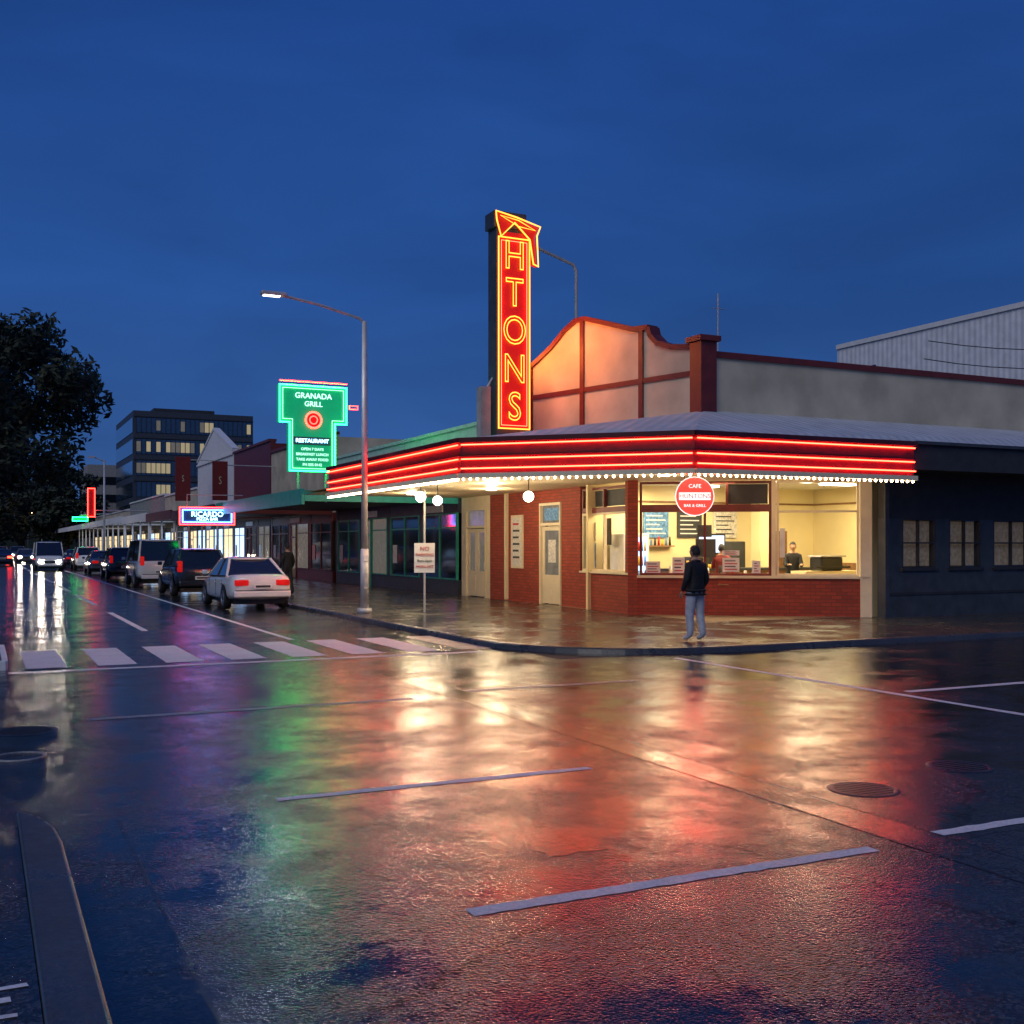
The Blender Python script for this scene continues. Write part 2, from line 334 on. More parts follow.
for p,q in ((P0,P1),(P1,P2),(P2,P3)):
    f=Fr(p,q,None); k=int(f.L/.15)
    for i in range(k):
        v=f.P((i+.5)*f.L/k,3.175,.04)
        bmesh.ops.create_icosphere(bm,subdivisions=1,radius=.03,matrix=Matrix.Translation(v))
me=bpy.data.meshes.new('fascia_bulbs'); bm.to_mesh(me); bm.free(); me.materials.append(M['bulb'])
o=bpy.data.objects.new('fascia_bulbs',me); COL.objects.link(o); o.parent=cafe
Fr(P3,(18.3,20.3),cafe).box('fascia_end',.0,2.5,3.3,3.95,-.1,.0,M['redpaint'])
def roofq(name,a,b,c,d,z0,z1,m,par):
    L=(Vector(b)-Vector(a)).length
    mesh(name,[(a[0],a[1],z0),(b[0],b[1],z0),(c[0],c[1],z1),(d[0],d[1],z1)],[(0,1,2,3)],m,par,uv=[(0,0),(L,0),(L*.9,3),(L*.1,3)])
Q1,Q2=(13.3,26.4),(14.8,20.6)
roofq('awning_roof_left',P0,P1,Q1,(14.55,31),4.03,4.8,M['corr'],cafe)
roofq('awning_roof_corner',P1,P2,Q2,Q1,4.03,4.85,M['corr'],cafe)
roofq('awning_roof_right',P2,(34,17.75),(34,20.58),Q2,4.04,4.86,M['corr'],cafe)
B=(14.35,22.9); A=(18.8,19.7); C=(14.6,26.8); D=(14.6,34.1)
fa=Fr(B,A,cafe)
fa.box('brick_base',.12,fa.L,0.1,1.0,-.2,0,M['brick'])
fa.box('window_sill',.1,fa.L+.02,1.0,1.06,-.22,.06,M['cream2'])
fa.box('corner_pier',-.12,.12,.1,3.38,-.2,.05,M['brick'])
fa.window('front_window',.16,3.3,1.06,2.66,M['maroon'],None,2,(),.06,-.08)
fa.window('front_transom',.16,3.3,2.72,3.34,M['maroon'],None,3,(),.06,-.08)
fa.box('transom_rail',.16,3.3,2.66,2.72,-.13,-.03,M['maroon'])
fa.box('transom_signboard',2.25,3.22,2.79,3.27,-.16,-.13,M['dark2'])
fa.box('window_post',3.3,3.4,1.06,3.38,-.16,0.01,M['cream2'])
fa.window('side_window',3.42,5.32,1.06,3.34,M['cream2'],None,1,(2.6,),.055,-.08)
fa.box('window_menu_slip',3.5,3.62,1.5,2.2,-.125,-.12,M['white'])
fa.box('end_column',5.34,5.6,.1,3.38,-.2,.06,M['cream2'])
fb=Fr(C,B,cafe)
fb.box('brick_base_side',0,fb.L-.12,.1,1.06,-.2,0,M['brick'])
fb.box('brick_pier_side',0,.95,1.06,3.38,-.2,0.0,M['brick'])
fb.box('sill_side',.97,fb.L-.14,1.062,1.11,-.2,.05,M['cream2'])
fb.window('side_front_window',1.0,3.5,1.11,2.64,M['cream2'],None,2,(),.06,-.08)
fb.window('side_front_transom',1.0,3.5,2.72,3.3,M['maroon'],None,2,(),.06,-.08)
fb.box('side_transom_board',1.1,3.4,2.8,3.22,-.16,-.13,M['dark2'])
fb.box('side_transom_rail',1.0,3.5,2.64,2.72,-.13,-.03,M['maroon'])
fb.box('side_pier',3.5,fb.L-.12,1.06,3.38,-.2,-.002,M['brick'])
fd=Fr(D,C,cafe)
def door(fr,s0,s1,m,n=1,zt=2.35):
    fr.box('door_frame_l',s0-.07,s0,.1,3.0,-.12,.04,m); fr.box('door_frame_r',s1,s1+.07,.1,3.0,-.12,.04,m)
    fr.box('door_frame_top',s0,s1,2.93,3.0,-.12,.04,m); fr.box('door_transom_bar',s0,s1,zt,zt+.08,-.1,.03,m)
    fr.box('transom_pane',s0,s1,zt+.08,2.93,-.06,-.05,M['litd'])
    w=(s1-s0)/n
    for i in range(n):
        a=s0+i*w+.01;b=s0+(i+1)*w-.01
        fr.box('door_leaf_bottom',a,b,.13,.95,-.08,-.03,m)
        fr.box('door_panel',a+.1,b-.1,.3,.8,-.03,-.015,m)
        fr.box('door_stile_l',a,a+.14,.95,zt-.02,-.08,-.03,m); fr.box('door_stile_r',b-.14,b,.95,zt-.02,-.08,-.03,m)
        fr.box('door_rail',a+.14,b-.14,zt-.14,zt-.02,-.08,-.03,m); fr.box('door_pane',a+.14,b-.14,.95,zt-.14,-.06,-.055,M['litd'])
        fr.box('door_handle',b-.07,b-.04,1.0,1.25,-.03,.02,M['steel'])
fd.box('cream_wall',.0,.35,.1,3.38,-.2,0,M['cream2']); door(fd,.45,1.95,M['cream2'],2)
fd.box('cream_wall_r',2.05,2.3,.1,3.38,-.2,0,M['cream2']); fd.box('over_door_wall',.35,2.05,3.0,3.38,-.2,-.01,M['cream2'])
fd.box('brick_wall',2.3,5.75,.1,3.38,-.2,0,M['brick'])
fd.box('poster_frame',3.9,4.7,1.1,2.7,0,.04,M['cream2']); fd.box('poster_face',3.97,4.63,1.17,2.63,.04,.045,M['poster'])
for k in range(6): fd.box('poster_line',4.05,4.5-.05*(k%2),1.4+.2*k,1.46+.2*k,.045,.048,M['redm'] if k==5 else M['dark2'])
fd.box('white_downpipe',3.55,3.65,.13,3.38,0,.1,M['cream2'])
door(fd,5.85,7.0,M['cream2'],1); fd.box('over_door_wall2',5.75,7.1,3.0,3.38,-.2,-.01,M['brick']); fd.box('door_side_wall',7.08,7.3,.1,3.38,-.2,-.001,M['brick'])
fd.box('door_notice',6.2,6.65,1.3,1.95,-.05,-.04,M['poster'])
fd.box('menu_board',5.98,6.9,2.5,2.85,-.045,-.03,M['posterb'])
# interior
box('cafe_floor',14.5,22,19.9,28,.08,.105,M['tile'],cafe)
box('interior_back_wall',14.4,22,25.2,25.3,.1,3.45,M['creamint'],cafe)
box('interior_right_wall',22,22.1,19.9,25.3,.1,3.45,M['creamint'],cafe)
box('interior_front_wall',18.98,22.1,19.75,19.85,.1,3.45,M['creamint'],cafe)
box('interior_left_wall',14.8,14.9,25.3,28.2,.1,3.45,M['creamint'],cafe)
box('interior_ceiling',14.6,22.1,19.85,28,3.41,3.45,M['white'],cafe)
box('interior_column',19.1,19.5,24.0,24.4,.1,3.41,M['creamint'],cafe); box('doorway_dark',20.2,21.0,25.17,25.198,.1,2.2,M['wood'],cafe)
box('picture_rail',14.9,22,25.16,25.2,2.95,3.0,M['wood'],cafe); box('side_rail',21.96,22,19.9,25.15,2.95,3.0,M['wood'],cafe)
box('wall_noticeboard',21.95,21.99,21.6,22.6,1.7,2.3,M['poster'],cafe); box('wall_switch',21.95,21.99,20.9,21.0,1.6,1.72,M['white'],cafe)
box('wall_dado',21.97,22,19.9,25.15,.1,1.3,M['wood'],cafe); box('wall_shelf',15.9,17.0,25.0,25.19,1.75,1.79,M['wood'],cafe)
for i in range(9): cyl('shelf_bottle',15.95+.12*i,25.1,1.79,1.95+.04*(i%3),.035,.02,(M['dark2'],M['redm'],M['yellow'],M['posterb'])[i%4],cafe,8)
box('counter',15.6,20.2,23.2,23.75,.105,1.15,M['wood'],cafe,.01); box('counter_top',15.55,20.25,23.15,23.8,1.15,1.2,M['dark2'],cafe)
for i,x in enumerate((16.1,17.2,18.4)):
    box('menu_panel',x,x+.8,25.15,25.19,2.0,2.75,(M['posterb'],M['dark2'],M['poster'])[i],cafe)
    for k in range(5): box('menu_line',x+.08,x+.7-.1*(k%3),25.14,25.149,2.1+.12*k,2.13+.12*k,(M['white'],M['white'],M['dark2'])[i],cafe)
box('tv_screen',17.0,17.9,23.95,24.0,1.55,2.1,M['black'],cafe); box('tv_glow',17.05,17.85,23.935,23.948,1.6,2.05,M['screen'],cafe)
box('tv_stand',17.35,17.55,23.9,24.1,.135,1.56,M['black'],cafe)
box('fridge',15.0,15.8,24.4,25.1,.135,2.1,M['white'],cafe,.03); box('fridge_glass',15.08,15.72,24.385,24.398,.4,2.0,M['litb'],cafe)
for k in range(4):
    for j in range(6): cyl('fridge_bottle',15.14+.1*j,24.36,.5+.38*k,.75+.38*k,.035,.02,(M['redm'],M['posterb'],M['yellow'])[(j+k)%3],cafe,8)
box('till',16.3,16.7,23.25,23.6,1.2,1.5,M['black'],cafe,.02); box('oven',18.2,19.0,24.5,25.1,1.0,1.9,M['dark2'],cafe,.03); box('bench_back',17.9,19.8,24.5,25.12,.1,1.0,M['steel'],cafe)
for i in range(9): cyl('counter_jar',15.9+.17*i,23.3+.1*(i%2),1.2,1.3+.05*(i%3),.04,.035,(M['redm'],M['white'],M['yellow'],M['posterb'])[i%4],cafe,10)
for x,y in ((16.3,21.9),(17.3,21.4)):
    cyl('table_top',x,y,.82,.86,.35,.35,M['wood'],cafe,20); cyl('table_leg',x,y,.1,.82,.04,.04,M['steel'],cafe,8)
    box('menu_holder',x-.06,x+.06,y-.02,y+.02,.86,1.12,M['white'],cafe)
for i,(s,z,w,h) in enumerate(((.3,1.1,.36,.3),(.95,1.1,.3,.4),(2.15,1.15,.40,.34),(2.15,1.55,.4,.12),(2.85,1.12,.2,.3))):
    fa.box('window_poster',s,s+w,z,z+h,-.125,-.12,M['white'])
    for k in range(4): fa.box('poster_print',s+.05,s+w-.05-.04*(k%2),z+h*.15+k*h*.2,z+h*.15+k*h*.2+h*.07,-.1195,-.118,M['dark2'] if k%2 else M['redm'])
for i in range(11): 
    s=.3+.30*i; v=fa.P(s,1.06,-.4-.1*(i%2)); cyl('window_bottle',v.x,v.y,1.06,1.18+.06*(i%4),.05,.03,(M['dark2'],M['redm'],M['white'])[i%3],cafe,10)
fa.box('display_shelf',.2,5.2,1.02,1.06,-.6,-.22,M['wood'])
for s_,z_,w_,h_ in ((1.5,1.5,.5,.45),(1.55,2.0,.35,.3)): fa.box('shelf_display',s_,s_+w_,z_,z_+h_,-1.0,-.95,M['dark2'])
fb.box('window_poster_side',1.2,1.65,1.2,1.85,-.125,-.12,M['posterb']); fb.box('window_poster_side2',1.2,1.65,1.9,2.4,-.125,-.12,M['poster']); fb.box('window_poster_side3',2.5,2.9,1.15,1.6,-.125,-.12,M['white'])
fb.box('hanging_blind_side',1.9,2.2,1.8,2.5,-.3,-.28,M['dark2'])
box('side_counter',18.35,20.2,21.3,21.85,.135,1.15,M['creamint'],cafe)
box('machine_body',18.9,19.6,21.35,21.8,1.15,1.5,M['black'],cafe,.04); box('machine_top',18.85,19.65,21.3,21.82,1.5,1.54,M['steel'],cafe); box('machine_keys',18.6,19.7,21.2,21.34,1.22,1.27,M['black'],cafe)
for x,y in ((16.2,22.8),(18.3,21.6),(20.2,22.2),(17.5,24.5)):
    box('ceiling_panel_lamp',x-.5,x+.5,y-.15,y+.15,3.36,3.40,M['globe'],cafe)
light('cafe_room_light','AREA',(17.2,22.6,3.3),230,(1,.80,.43),cafe,2.6,sy=2.2)
light('cafe_room_light2','AREA',(20.2,22.3,3.3),130,(1,.80,.43),cafe,2.0,sy=2.2)
light('cafe_room_light3','AREA',(15.6,24.3,3.3),60,(1,.80,.43),cafe,1,sy=1)
# gable
gf=Fr(Q1,Q2,cafe); L=gf.L
prof=[(0,3.9),(L,4.7),(L,6.32),(L*.93,6.36),(L*.84,6.43),(L*.77,6.58),(L*.73,6.80),(L*.72,7.0),(L*.64,7.02),(L*.62,7.05),(L*.5,7.28),(L*.36,7.54),(L*.30,7.54),(L*.23,7.34),(L*.15,7.0),(L*.07,6.75),(0,6.55)]
gf.poly('gable_wall',prof,-.25,0,M['cream'])
tp=prof[2:]
for a,b in zip(tp[:-1],tp[1:]): gf.strip('gable_coping',a,b,.12,-.3,.07,M['maroon'])
for s,zt in ((.34,7.48),(.68,6.97)): gf.box('gable_rib',L*s-.07,L*s+.07,4.7,zt,0,.05,M['maroon'])
gf.box('gable_band',0.1,L-.2,5.68,5.80,0,.04,M['maroon'])
gf.box('gable_base_band',0,L,4.62,4.78,0,.06,M['maroon'])
gf.box('gable_left_pier',-.1,.12,3.9,6.6,-.3,.06,M['maroon'])
box('parapet_corner_pier',14.62,15.05,20.45,20.9,4.6,6.42,M['maroon'],cafe,.01); box('pier_cap',14.55,15.12,20.38,20.97,6.42,6.54,M['maroon'],cafe)
cf=Fr((15.05,20.6),(44,20.6),cafe)
cf.box('side_parapet',0,28.9,3.5,6.08,-.25,0,M['cream']); cf.box('side_parapet_coping',0,28.9,6.08,6.22,-.3,.06,M['maroon'])
box('upper_mass',15.1,44,20.9,40,3.5,5.7,M['dark2'],cafe)
pf=Fr((14.6,49),(14.6,27),cafe)
pf.box('street_parapet',0,22,3.45,5.7,-.25,0,M['mint']); pf.box('street_parapet_coping',0,22,5.7,5.82,-.3,.06,M['mint'])
for x,y in ((10.95,27.2),(12.0,23.9),(9.7,25.2)):
    g=empty('globe_lamp',(x,y,3.38)); cyl('stem',0,0,-.28,0,.012,.012,M['black'],g,8); ball('globe',(0,0,-.40),.13,M['globe'],g)
    light('globe_light','POINT',(0,0,-.62),50,(1,.76,.45),g,.05)
for x,y in ((11.8,31.4),(12.9,28.0),(11.8,25.6),(13.6,20.4),(16.2,18.9)):
    g=empty('soffit_lamp',(x,y,3.38)); cyl('disc',0,0,-.05,0,.14,.16,M['globe'],g,16); light('soffit_light','POINT',(0,0,-.3),75 if y>25 else 42,(1,.76,.45),g,.08)
# round hanging sign
rs=empty('round_hanging_sign',(12.95,18.35,2.78))
def disc(name,r,t,m,par,off=0,n=32):
    vs=[(r*math.cos(2*math.pi*i/n),off-t/2,r*math.sin(2*math.pi*i/n)) for i in range(n)]+[(r*math.cos(2*math.pi*i/n),off+t/2,r*math.sin(2*math.pi*i/n)) for i in range(n)]
    return mesh(name,vs,[tuple(range(n)),tuple(range(2*n-1,n-1,-1))]+[(i,i+n,(i+1)%n+n,(i+1)%n) for i in range(n)],m,par)
rs.rotation_euler=(0,0,-.42)
disc('sign_disc',.38,.1,M['red'],rs)
M['signwhite']=emi('lit_sign_white',(1,.8,.75),1.6,False)
tube('sign_rim',[(.385*math.cos(a*.2618),-.04,.385*math.sin(a*.2618)) for a in range(24)],.012,M['signwhite'],rs,True)
box('sign_band',-.32,.32,-.06,-.052,-.075,.075,M['signwhite'],rs); text('sign_lettering','HUNTONS',(0,-.068,0),.13,M['redm'],rs)
text('sign_small_text','CAFE',(0,-.06,.2),.11,M['signwhite'],rs); text('sign_small_text2','BAR & GRILL',(0,-.06,-.19),.08,M['signwhite'],rs)
for x in (-.2,.2): tube('hanger',[(x,0,.3),(x,0,.6)],.01,M['black'],rs)
# ---------------------------------------------------------------- tower sign
ts=empty('vertical_neon_sign',(12.07,24.9,0)); w=.46
box('sign_body',-w,w,0,.5,4.2,9.75,M['dark'],ts); box('sign_cap',-w-.08,w-.1,-.02,.52,9.75,10.15,M['dark'],ts)
M['signface']=mat('red_sign_face',(.22,.008,.005),.4,emit=(1,.012,.004),es=.45)
box('sign_face',-w+.05,w-.05,-.02,-.002,4.75,9.65,M['signface'],ts)
for ch,z in zip('HTONS',(9.03,8.10,7.15,6.19,5.24)):
    text('neon_letter_'+ch,ch,(0,-.09,z),1.0,M['neonyel'],ts,outline=.015,sx=.82)
r=w-.03
tube('neon_border',[(-r,-.06,4.72),(r,-.06,4.72),(r,-.06,9.5),(-r,-.06,9.5)],.022,M['neonyel'],ts,True)
q=r-.075; tube('neon_border_inner',[(-q,-.06,4.80),(q,-.06,4.80),(q,-.06,9.42),(-q,-.06,9.42)],.009,M['neonpink'],ts,True)
cr=[(-.52,10.12),(.05,10.02),(.72,9.86),(.62,9.62),(.66,8.85),(.52,8.9),(.42,9.5),(.0,9.88),(-.38,9.5),(-.5,9.9)]
tube('neon_crown',[(x,-.1,z) for x,z in cr],.02,M['neonyel'],ts,True)
tube('neon_crown_inner',[(-.4,-.1,10.02),(.1,-.1,9.8),(.58,-.1,9.75),(.1,-.1,9.95)],.012,M['neonyel'],ts,True)
n_=len(cr); mesh('crown_backing',[(x*.97,-.03,z) for x,z in cr]+[(x*.97,.05,z) for x,z in cr],[tuple(range(n_))]+[(i,i+n_,(i+1)%n_+n_,(i+1)%n_) for i in range(n_)],M['signface'],ts)
tube('neon_side',[(w+.03,.3,4.8),(w+.03,.3,9.5)],.010,M['neonpink'],ts)
light('neon_side_glow','AREA',(w+.08,.3,6.9),85,(1,.28,.05),ts,.2,rot=(0,-math.pi/2,0),sy=3.8)
box('sign_foot',-.85,-.6,.05,.35,4.2,5.75,M['concrete'],ts); tube('sign_brace',[(-w,.25,6),(-.72,.2,5.6)],.03,M['steel'],ts)
m2=empty('street_lamp',(18.4,33.0,0)); 
tube('pole',[(0,0,.1),(0,0,11.2),(-.12,0,11.4),(-2.3,0,12.05)],.06,M['steel'],m2); box('head',-2.9,-2.2,-.12,.12,12.0,12.13,M['steel'],m2,.03)
an=empty('roof_antenna',(17.7,24,5.6)); tube('mast',[(0,0,0),(0,0,2.9)],.02,M['steel'],an); tube('element',[(-.2,0,2.5),(.2,0,2.5)],.01,M['steel'],an)
# ---------------------------------------------------------------- dark building right
db=empty('dark_shop_building'); df=Fr((18.95,19.3),(34,19.3),db)
xs=[(.58,1.65),(2.1,3.15),(3.6,4.9),(5.5,6.8),(7.5,9)]
df.box('wall_low',0,15,.1,1.25,-.2,0,M['dark']); df.box('wall_high',0,15,2.42,3.9,-.2,0,M['dark2'])
prev=0
for a,b in xs:
    df.box('wall_pier',prev,a,1.25,2.42,-.2,-.001,M['dark']); df.window('window',a,b,1.25,2.42,M['dark2'],None,2,(1.85,),.035,-.05)
    df.box('curtain',a+.05,b-.05,1.3,2.37,-.18,-.16,M['curtain']); prev=b
    df.box('window_sill',a-.05,b+.05,1.19,1.248,.0,.06,M['dark2'])
df.box('wall_pier',prev,15,1.25,2.42,-.2,-.001,M['dark'])
df.box('dado_rail',0,15,.62,.68,0,.025,M['dark2']); df.box('corner_pilaster',0.0,.12,.1,3.3,0.001,.05,M['dark'])
ef=Fr((18.34,17.78),(34,17.78),db); ef.box('dark_fascia',0,15.7,3.45,4.0,-.1,0,M['dark2']); ef.box('fascia_gutter',0,15.7,4.0,4.07,-.1,.08,M['dark'])
mesh('dark_soffit',[(18.34,17.8,3.5),(34,17.8,3.5),(34,19.4,3.5),(18.34,19.4,3.5)],[(3,2,1,0)],M['dark2'],db)
wh=empty('white_warehouse'); 
wf=Fr((45,49.5),(45,10),wh); wf.box('ribbed_wall',0,39.5,0,13.2,-.3,0,M['corrw']); wf.box('roof_flashing',0,39.5,13.2,13.45,-.35,.1,M['white'])
Fr((75,49.5),(45.3,49.5),wh).box('end_wall',0,29.7,0,13.2,-.2,0,M['corrw'])
box('warehouse_roof',45.3,75,10,49.3,13.0,13.3,M['steel'],wh)
tube('power_line',[(21+1.2*i,19.9,6.5+.02*(i-4)**2+.12*i) for i in range(14)],.012,M['black']); tube('power_line',[(22+1.2*i,21,6.3+.02*(i-4)**2+.1*i) for i in range(14)],.012,M['black'])
fl=empty('roof_floodlight',(20.7,21.5,6.15)); tube('bracket',[(0,0,-.3),(0,0,.15)],.02,M['black'],fl); o=box('lamp_body',-.2,.2,-.08,.08,.12,.24,M['black'],fl,.02); o.rotation_euler=(0,-.5,0)
# ---------------------------------------------------------------- street lamp and sign post
sl=empty('street_lamp',(8.66,26.4,PZ)); cyl('pole_base',0,0,0,.12,.2,.18,M['steel'],sl); cyl('pole_lower',0,0,.12,1.6,.105,.1,M['steel'],sl); cyl('pole',0,0,1.6,7.3,.085,.06,M['steel'],sl)
tube('arm',[(0,0,7.25),(-.12,0,7.36),(-1.2,-.05,7.6),(-2.1,-.1,7.72)],.035,M['steel'],sl)
box('lamp_head',-2.62,-2.0,-.2,0.0,7.69,7.79,M['steel'],sl,.03); box('lamp_lens',-2.56,-2.16,-.17,-.03,7.675,7.69,M['lampled'],sl)
light('lamp_light','AREA',(-2.35,-.1,7.66),60,(.9,.95,1),sl,.3)
box('pole_door',-.04,.04,-.115,-.1,.6,1.0,M['steel'],sl); box('pole_sticker',-.05,.05,-.118,-.1,1.3,1.45,M['white'],sl)
sp=empty('parking_sign',(10.15,26.1,PZ)); tube('post',[(0,0,0),(0,0,3.1)],.03,M['steel'],sp)
o=box('sign_plate',-.26,.26,-.045,-.03,1.0,1.75,M['white'],sp); o.rotation_euler=(0,0,-.35)
for k,(z,mm,sz,tx) in enumerate(((1.6,'redm',.15,'NO'),(1.45,'redm',.11,'PARKING'),(1.3,'black',.1,'8am-6pm'),(1.15,'redm',.1,'MON-SAT'))):
    text('sign_text',tx,(-.015,-.055,z),sz,M[mm],sp,phi=-.35)
# ---------------------------------------------------------------- main street shops
def shop(name,y0,y1,H,wm,awm,fm,wins,gable=None,post=True,aw=True,x=14.6,awx=9.2,az=3.3,lit=None):
    e=empty(name); f=Fr((x,y1),(x,y0),e); L=y1-y0
    f.box('wall_upper',0,L,3.3,H,-.3,0,wm); f.box('stall_riser',0,L,.1,.6,-.2,0,awm)
    box('building_mass',x+.3,x+14,y0+.01,y1-.01,3.0,H-.4,M['dark2'],e); box('back',x+1.5,x+1.6,y0,y1,.1,3.3,M['dark2'],e)
    f.box('cornice',-.0,L,H,H+.14,-.35,.1,fm)
    Fr((x,y0),(x+14,y0),e).box('side_wall',.3,14,.1,H-.1,0,.02,wm)
    n=max(2,int(L/3)); w=L/n
    for i in range(n):
        f.box('pier',i*w,i*w+.3,.6,3.3,-.2,.02,awm)
        g=wins[i%len(wins)]
        if i%3==1:
            f.window('door',i*w+.5,i*w+1.5,.1,2.9,fm,M[g],1,(2.2,),.08); f.window('shop_window',i*w+1.6,(i+1)*w-.05,.6,2.9,fm,M[g],1,(2.4,))
        else: f.window('shop_window',i*w+.35,(i+1)*w-.05,.6,2.9,fm,M[g],2,(2.4,))
        f.box('lintel',i*w+.3,(i+1)*w,2.9,3.3,-.2,-.003,awm)
        if i%2==0: f.box('shop_poster',i*w+.6,i*w+1.1,1.1,1.8,.02,.025,M['poster'])
        if i%2==1: f.box('shop_signboard',i*w+.4,i*w+2.2,2.95,3.2,0,.05,M['white'])
    if gable:
        f.poly('gable',[(0,H),(L,H),(L,H+.3),(L*.5,H+gable),(0,H+.3)],-.3,.02,wm)
        f.strip('gable_coping',(0,H+.35),(L*.5,H+gable+.05),.15,-.35,.08,fm); f.strip('gable_coping_r',(L*.5,H+gable+.05),(L,H+.35),.15,-.35,.08,fm)
    if aw:
        box('awning_roof',awx+.1,x,y0+.02,y1-.02,az+.05,az+.15,M['dark2'],e); box('awning_fascia',awx,awx+.1,y0+.02,y1-.02,az-.2,az+.3,fm,e)
        box('awning_end',awx+.1,x,y0+.0,y0+.1,az-.1,az+.25,fm,e)
        if post:
            k=int(L/3.8)
            for i in range(k+1): cyl('awning_post',awx+.25,y0+.3+i*(L-.6)/max(1,k),.1,az,.05,.05,M['white'] if post=='w' else M['steel'],e,8)
    if lit: light('under_awning_light','AREA',((awx+x)/2,(y0+y1)/2,az-.1),lit[0],lit[1],e,3,sy=L*.7)  # fill light added under the awning to brighten the shopfront, no fixture
    return e
shop('brick_shop',34.4,48.6,4.0,M['dark2'],M['dark'],M['teal'],['glass','litd','glass'],post=False,az=3.3,lit=(45,(1,.85,.7)))
shop('maroon_shop',49.2,61,6.9,M['cream'],M['maroon'],M['maroon'],['glass','litd'],post=True,az=3.3,lit=(60,(1,.3,.3)))
shop('brown_parapet_shop',61.2,71,7.6,M['maroon'],M['dark2'],M['maroon'],['litb','glass','litd'],post='w',az=3.4,lit=(180,(.4,.6,1)))
shop('white_gabled_shop',71.2,84,7.6,M['white'],M['dark2'],M['white'],['litb','litw'],gable=2.2,post='w',az=3.5,lit=(240,(.4,.6,1)))
shop('cream_shop',84.2,100,6.0,M['cream'],M['dark2'],M['white'],['litb','litw','glass'],post='w',az=3.6,lit=(150,(.7,.8,1)))
shop('grey_shop',100.2,125,6.2,M['concrete'],M['dark2'],M['white'],['litw','glass','litb'],post='w',az=3.6,lit=(150,(1,.8,.6)))
shop('low_shop',125.2,165,5.6,M['cream'],M['dark2'],M['white'],['litw','litd'],post=False,az=3.6)
gs=empty('green_neon_sign',(10.45,37.6,0))
cr=[(-.85,4.35),(.78,4.35),(.78,6.05),(1.2,6.05),(1.2,7.35),(-1.2,7.35),(-1.2,6.05),(-.85,6.05)]
n_=8; M['gface']=mat('green_sign_face',(.02,.14,.09),.4,emit=(.0,.9,.36),es=.3)
mesh('sign_board',[(x,-.06,z) for x,z in cr]+[(x,.25,z) for x,z in cr],[tuple(range(n_)),tuple(range(15,7,-1))]+[(i,i+n_,(i+1)%n_+n_,(i+1)%n_) for i in range(n_)],M['gface'],gs)
tube('neon_outline',[(x*.985,-.1,5.85+(z-5.85)*.985) for x,z in cr],.035,M['neongrn'],gs,True,res=1)
cr2=[(-.74,4.46),(.67,4.46),(.67,6.16),(1.08,6.16),(1.08,7.23),(-1.08,7.23),(-1.08,6.16),(-.74,6.16)]
tube('neon_outline_inner',[(x,-.1,z) for x,z in cr2],.012,M['neonwht'],gs,True,res=1)
tube('neon_top',[(-1.2,-.12,7.47),(1.2,-.12,7.47)],.02,M['neonred'],gs)
text('neon_text','GRANADA',(0,-.1,6.98),.27,M['neonwht'],gs,extr=.01); text('neon_text','GRILL',(0,-.1,6.70),.25,M['neonwht'],gs,extr=.01)
tube('neon_ring',[(.27*math.cos(a*.3),-.12,6.15+.27*math.sin(a*.3)) for a in range(21)],.03,M['neonred'],gs,True); tube('neon_ring_inner',[(.14*math.cos(a*.6),-.12,6.15+.14*math.sin(a*.6)) for a in range(10)],.02,M['neonred'],gs,True)
dd=disc('ring_core',.24,.02,M['redm'],gs); dd.location=(0,-.08,6.15)
box('blue_band',-.7,.62,-.075,-.065,5.28,5.56,M['dark'],gs); text('band_text','RESTAURANT',(-.04,-.1,5.42),.19,M['neonwht2'],gs)
for k,s_ in enumerate(('OPEN 7 DAYS','BREAKFAST LUNCH','TAKE AWAY FOOD','PH 555 0142')): text('green_text',s_,(-.04,-.1,5.13-.18*k),.13,M['neonwht'],gs)
for x in (-.5,.5): tube('support',[(x,.1,3.3),(x,.1,4.4)],.05,M['steel'],gs)
tube('arrow_neon',[(1.3,-.1,6.6),(1.6,-.1,6.6),(1.6,-.1,6.72),(1.3,-.1,6.72)],.02,M['neonred'],gs,True)
light('neon_spill','POINT',(1.4,-.5,5.6),40,(.05,1,.4),gs,.3)
ws=empty('hanging_neon_sign',(8.55,47,0)); box('sign_box',-1.15,1.15,0,.2,2.62,3.4,M['dark'],ws)
tube('neon_frame',[(-1.12,-.04,2.65),(1.12,-.04,2.65),(1.12,-.04,3.37),(-1.12,-.04,3.37)],.03,M['neonred'],ws,True,res=1)
tube('neon_frame_in',[(-1.0,-.04,2.76),(1.0,-.04,2.76),(1.0,-.04,3.26),(-1.0,-.04,3.26)],.03,M['neonblu'],ws,True,res=1); text('neon_word','RICARDO',(0,-.04,3.08),.3,M['neonwht2'],ws); text('neon_word','PIZZA BAR',(0,-.04,2.88),.18,M['neonwht2'],ws)
tube('hanger',[(-.8,.1,3.4),(-.8,.1,3.9),(1.5,.1,3.9)],.02,M['steel'],ws)
for x,y,z0,z1,wd in ((11.6,60,4.2,6.3,.8),(12.4,77,4.8,7.8,1.0)):
    b=empty('red_banner_sign',(x,y,0)); box('panel',-wd/2,wd/2,0,.1,z0,z1,M['banner'],b); text('glyph','S',(0,-.02,(z0+z1)/2),.6,M['cream'],b,sx=.6); tube('bracket',[(wd/2,.05,z1-.2),(14.6-x,.05,z1-.2)],.03,M['steel'],b)
b=empty('small_green_sign',(9.0,118,0)); box('panel',-.7,.7,0,.2,4.2,4.6,M['teal'],b); tube('neon',[(-.7,-.05,4.2),(.7,-.05,4.2),(.7,-.05,4.6),(-.7,-.05,4.6)],.04,M['neongrn'],b,True,res=1); tube('bracket',[(0,.1,4.8),(3,.1,5)],.05,M['steel'],b)
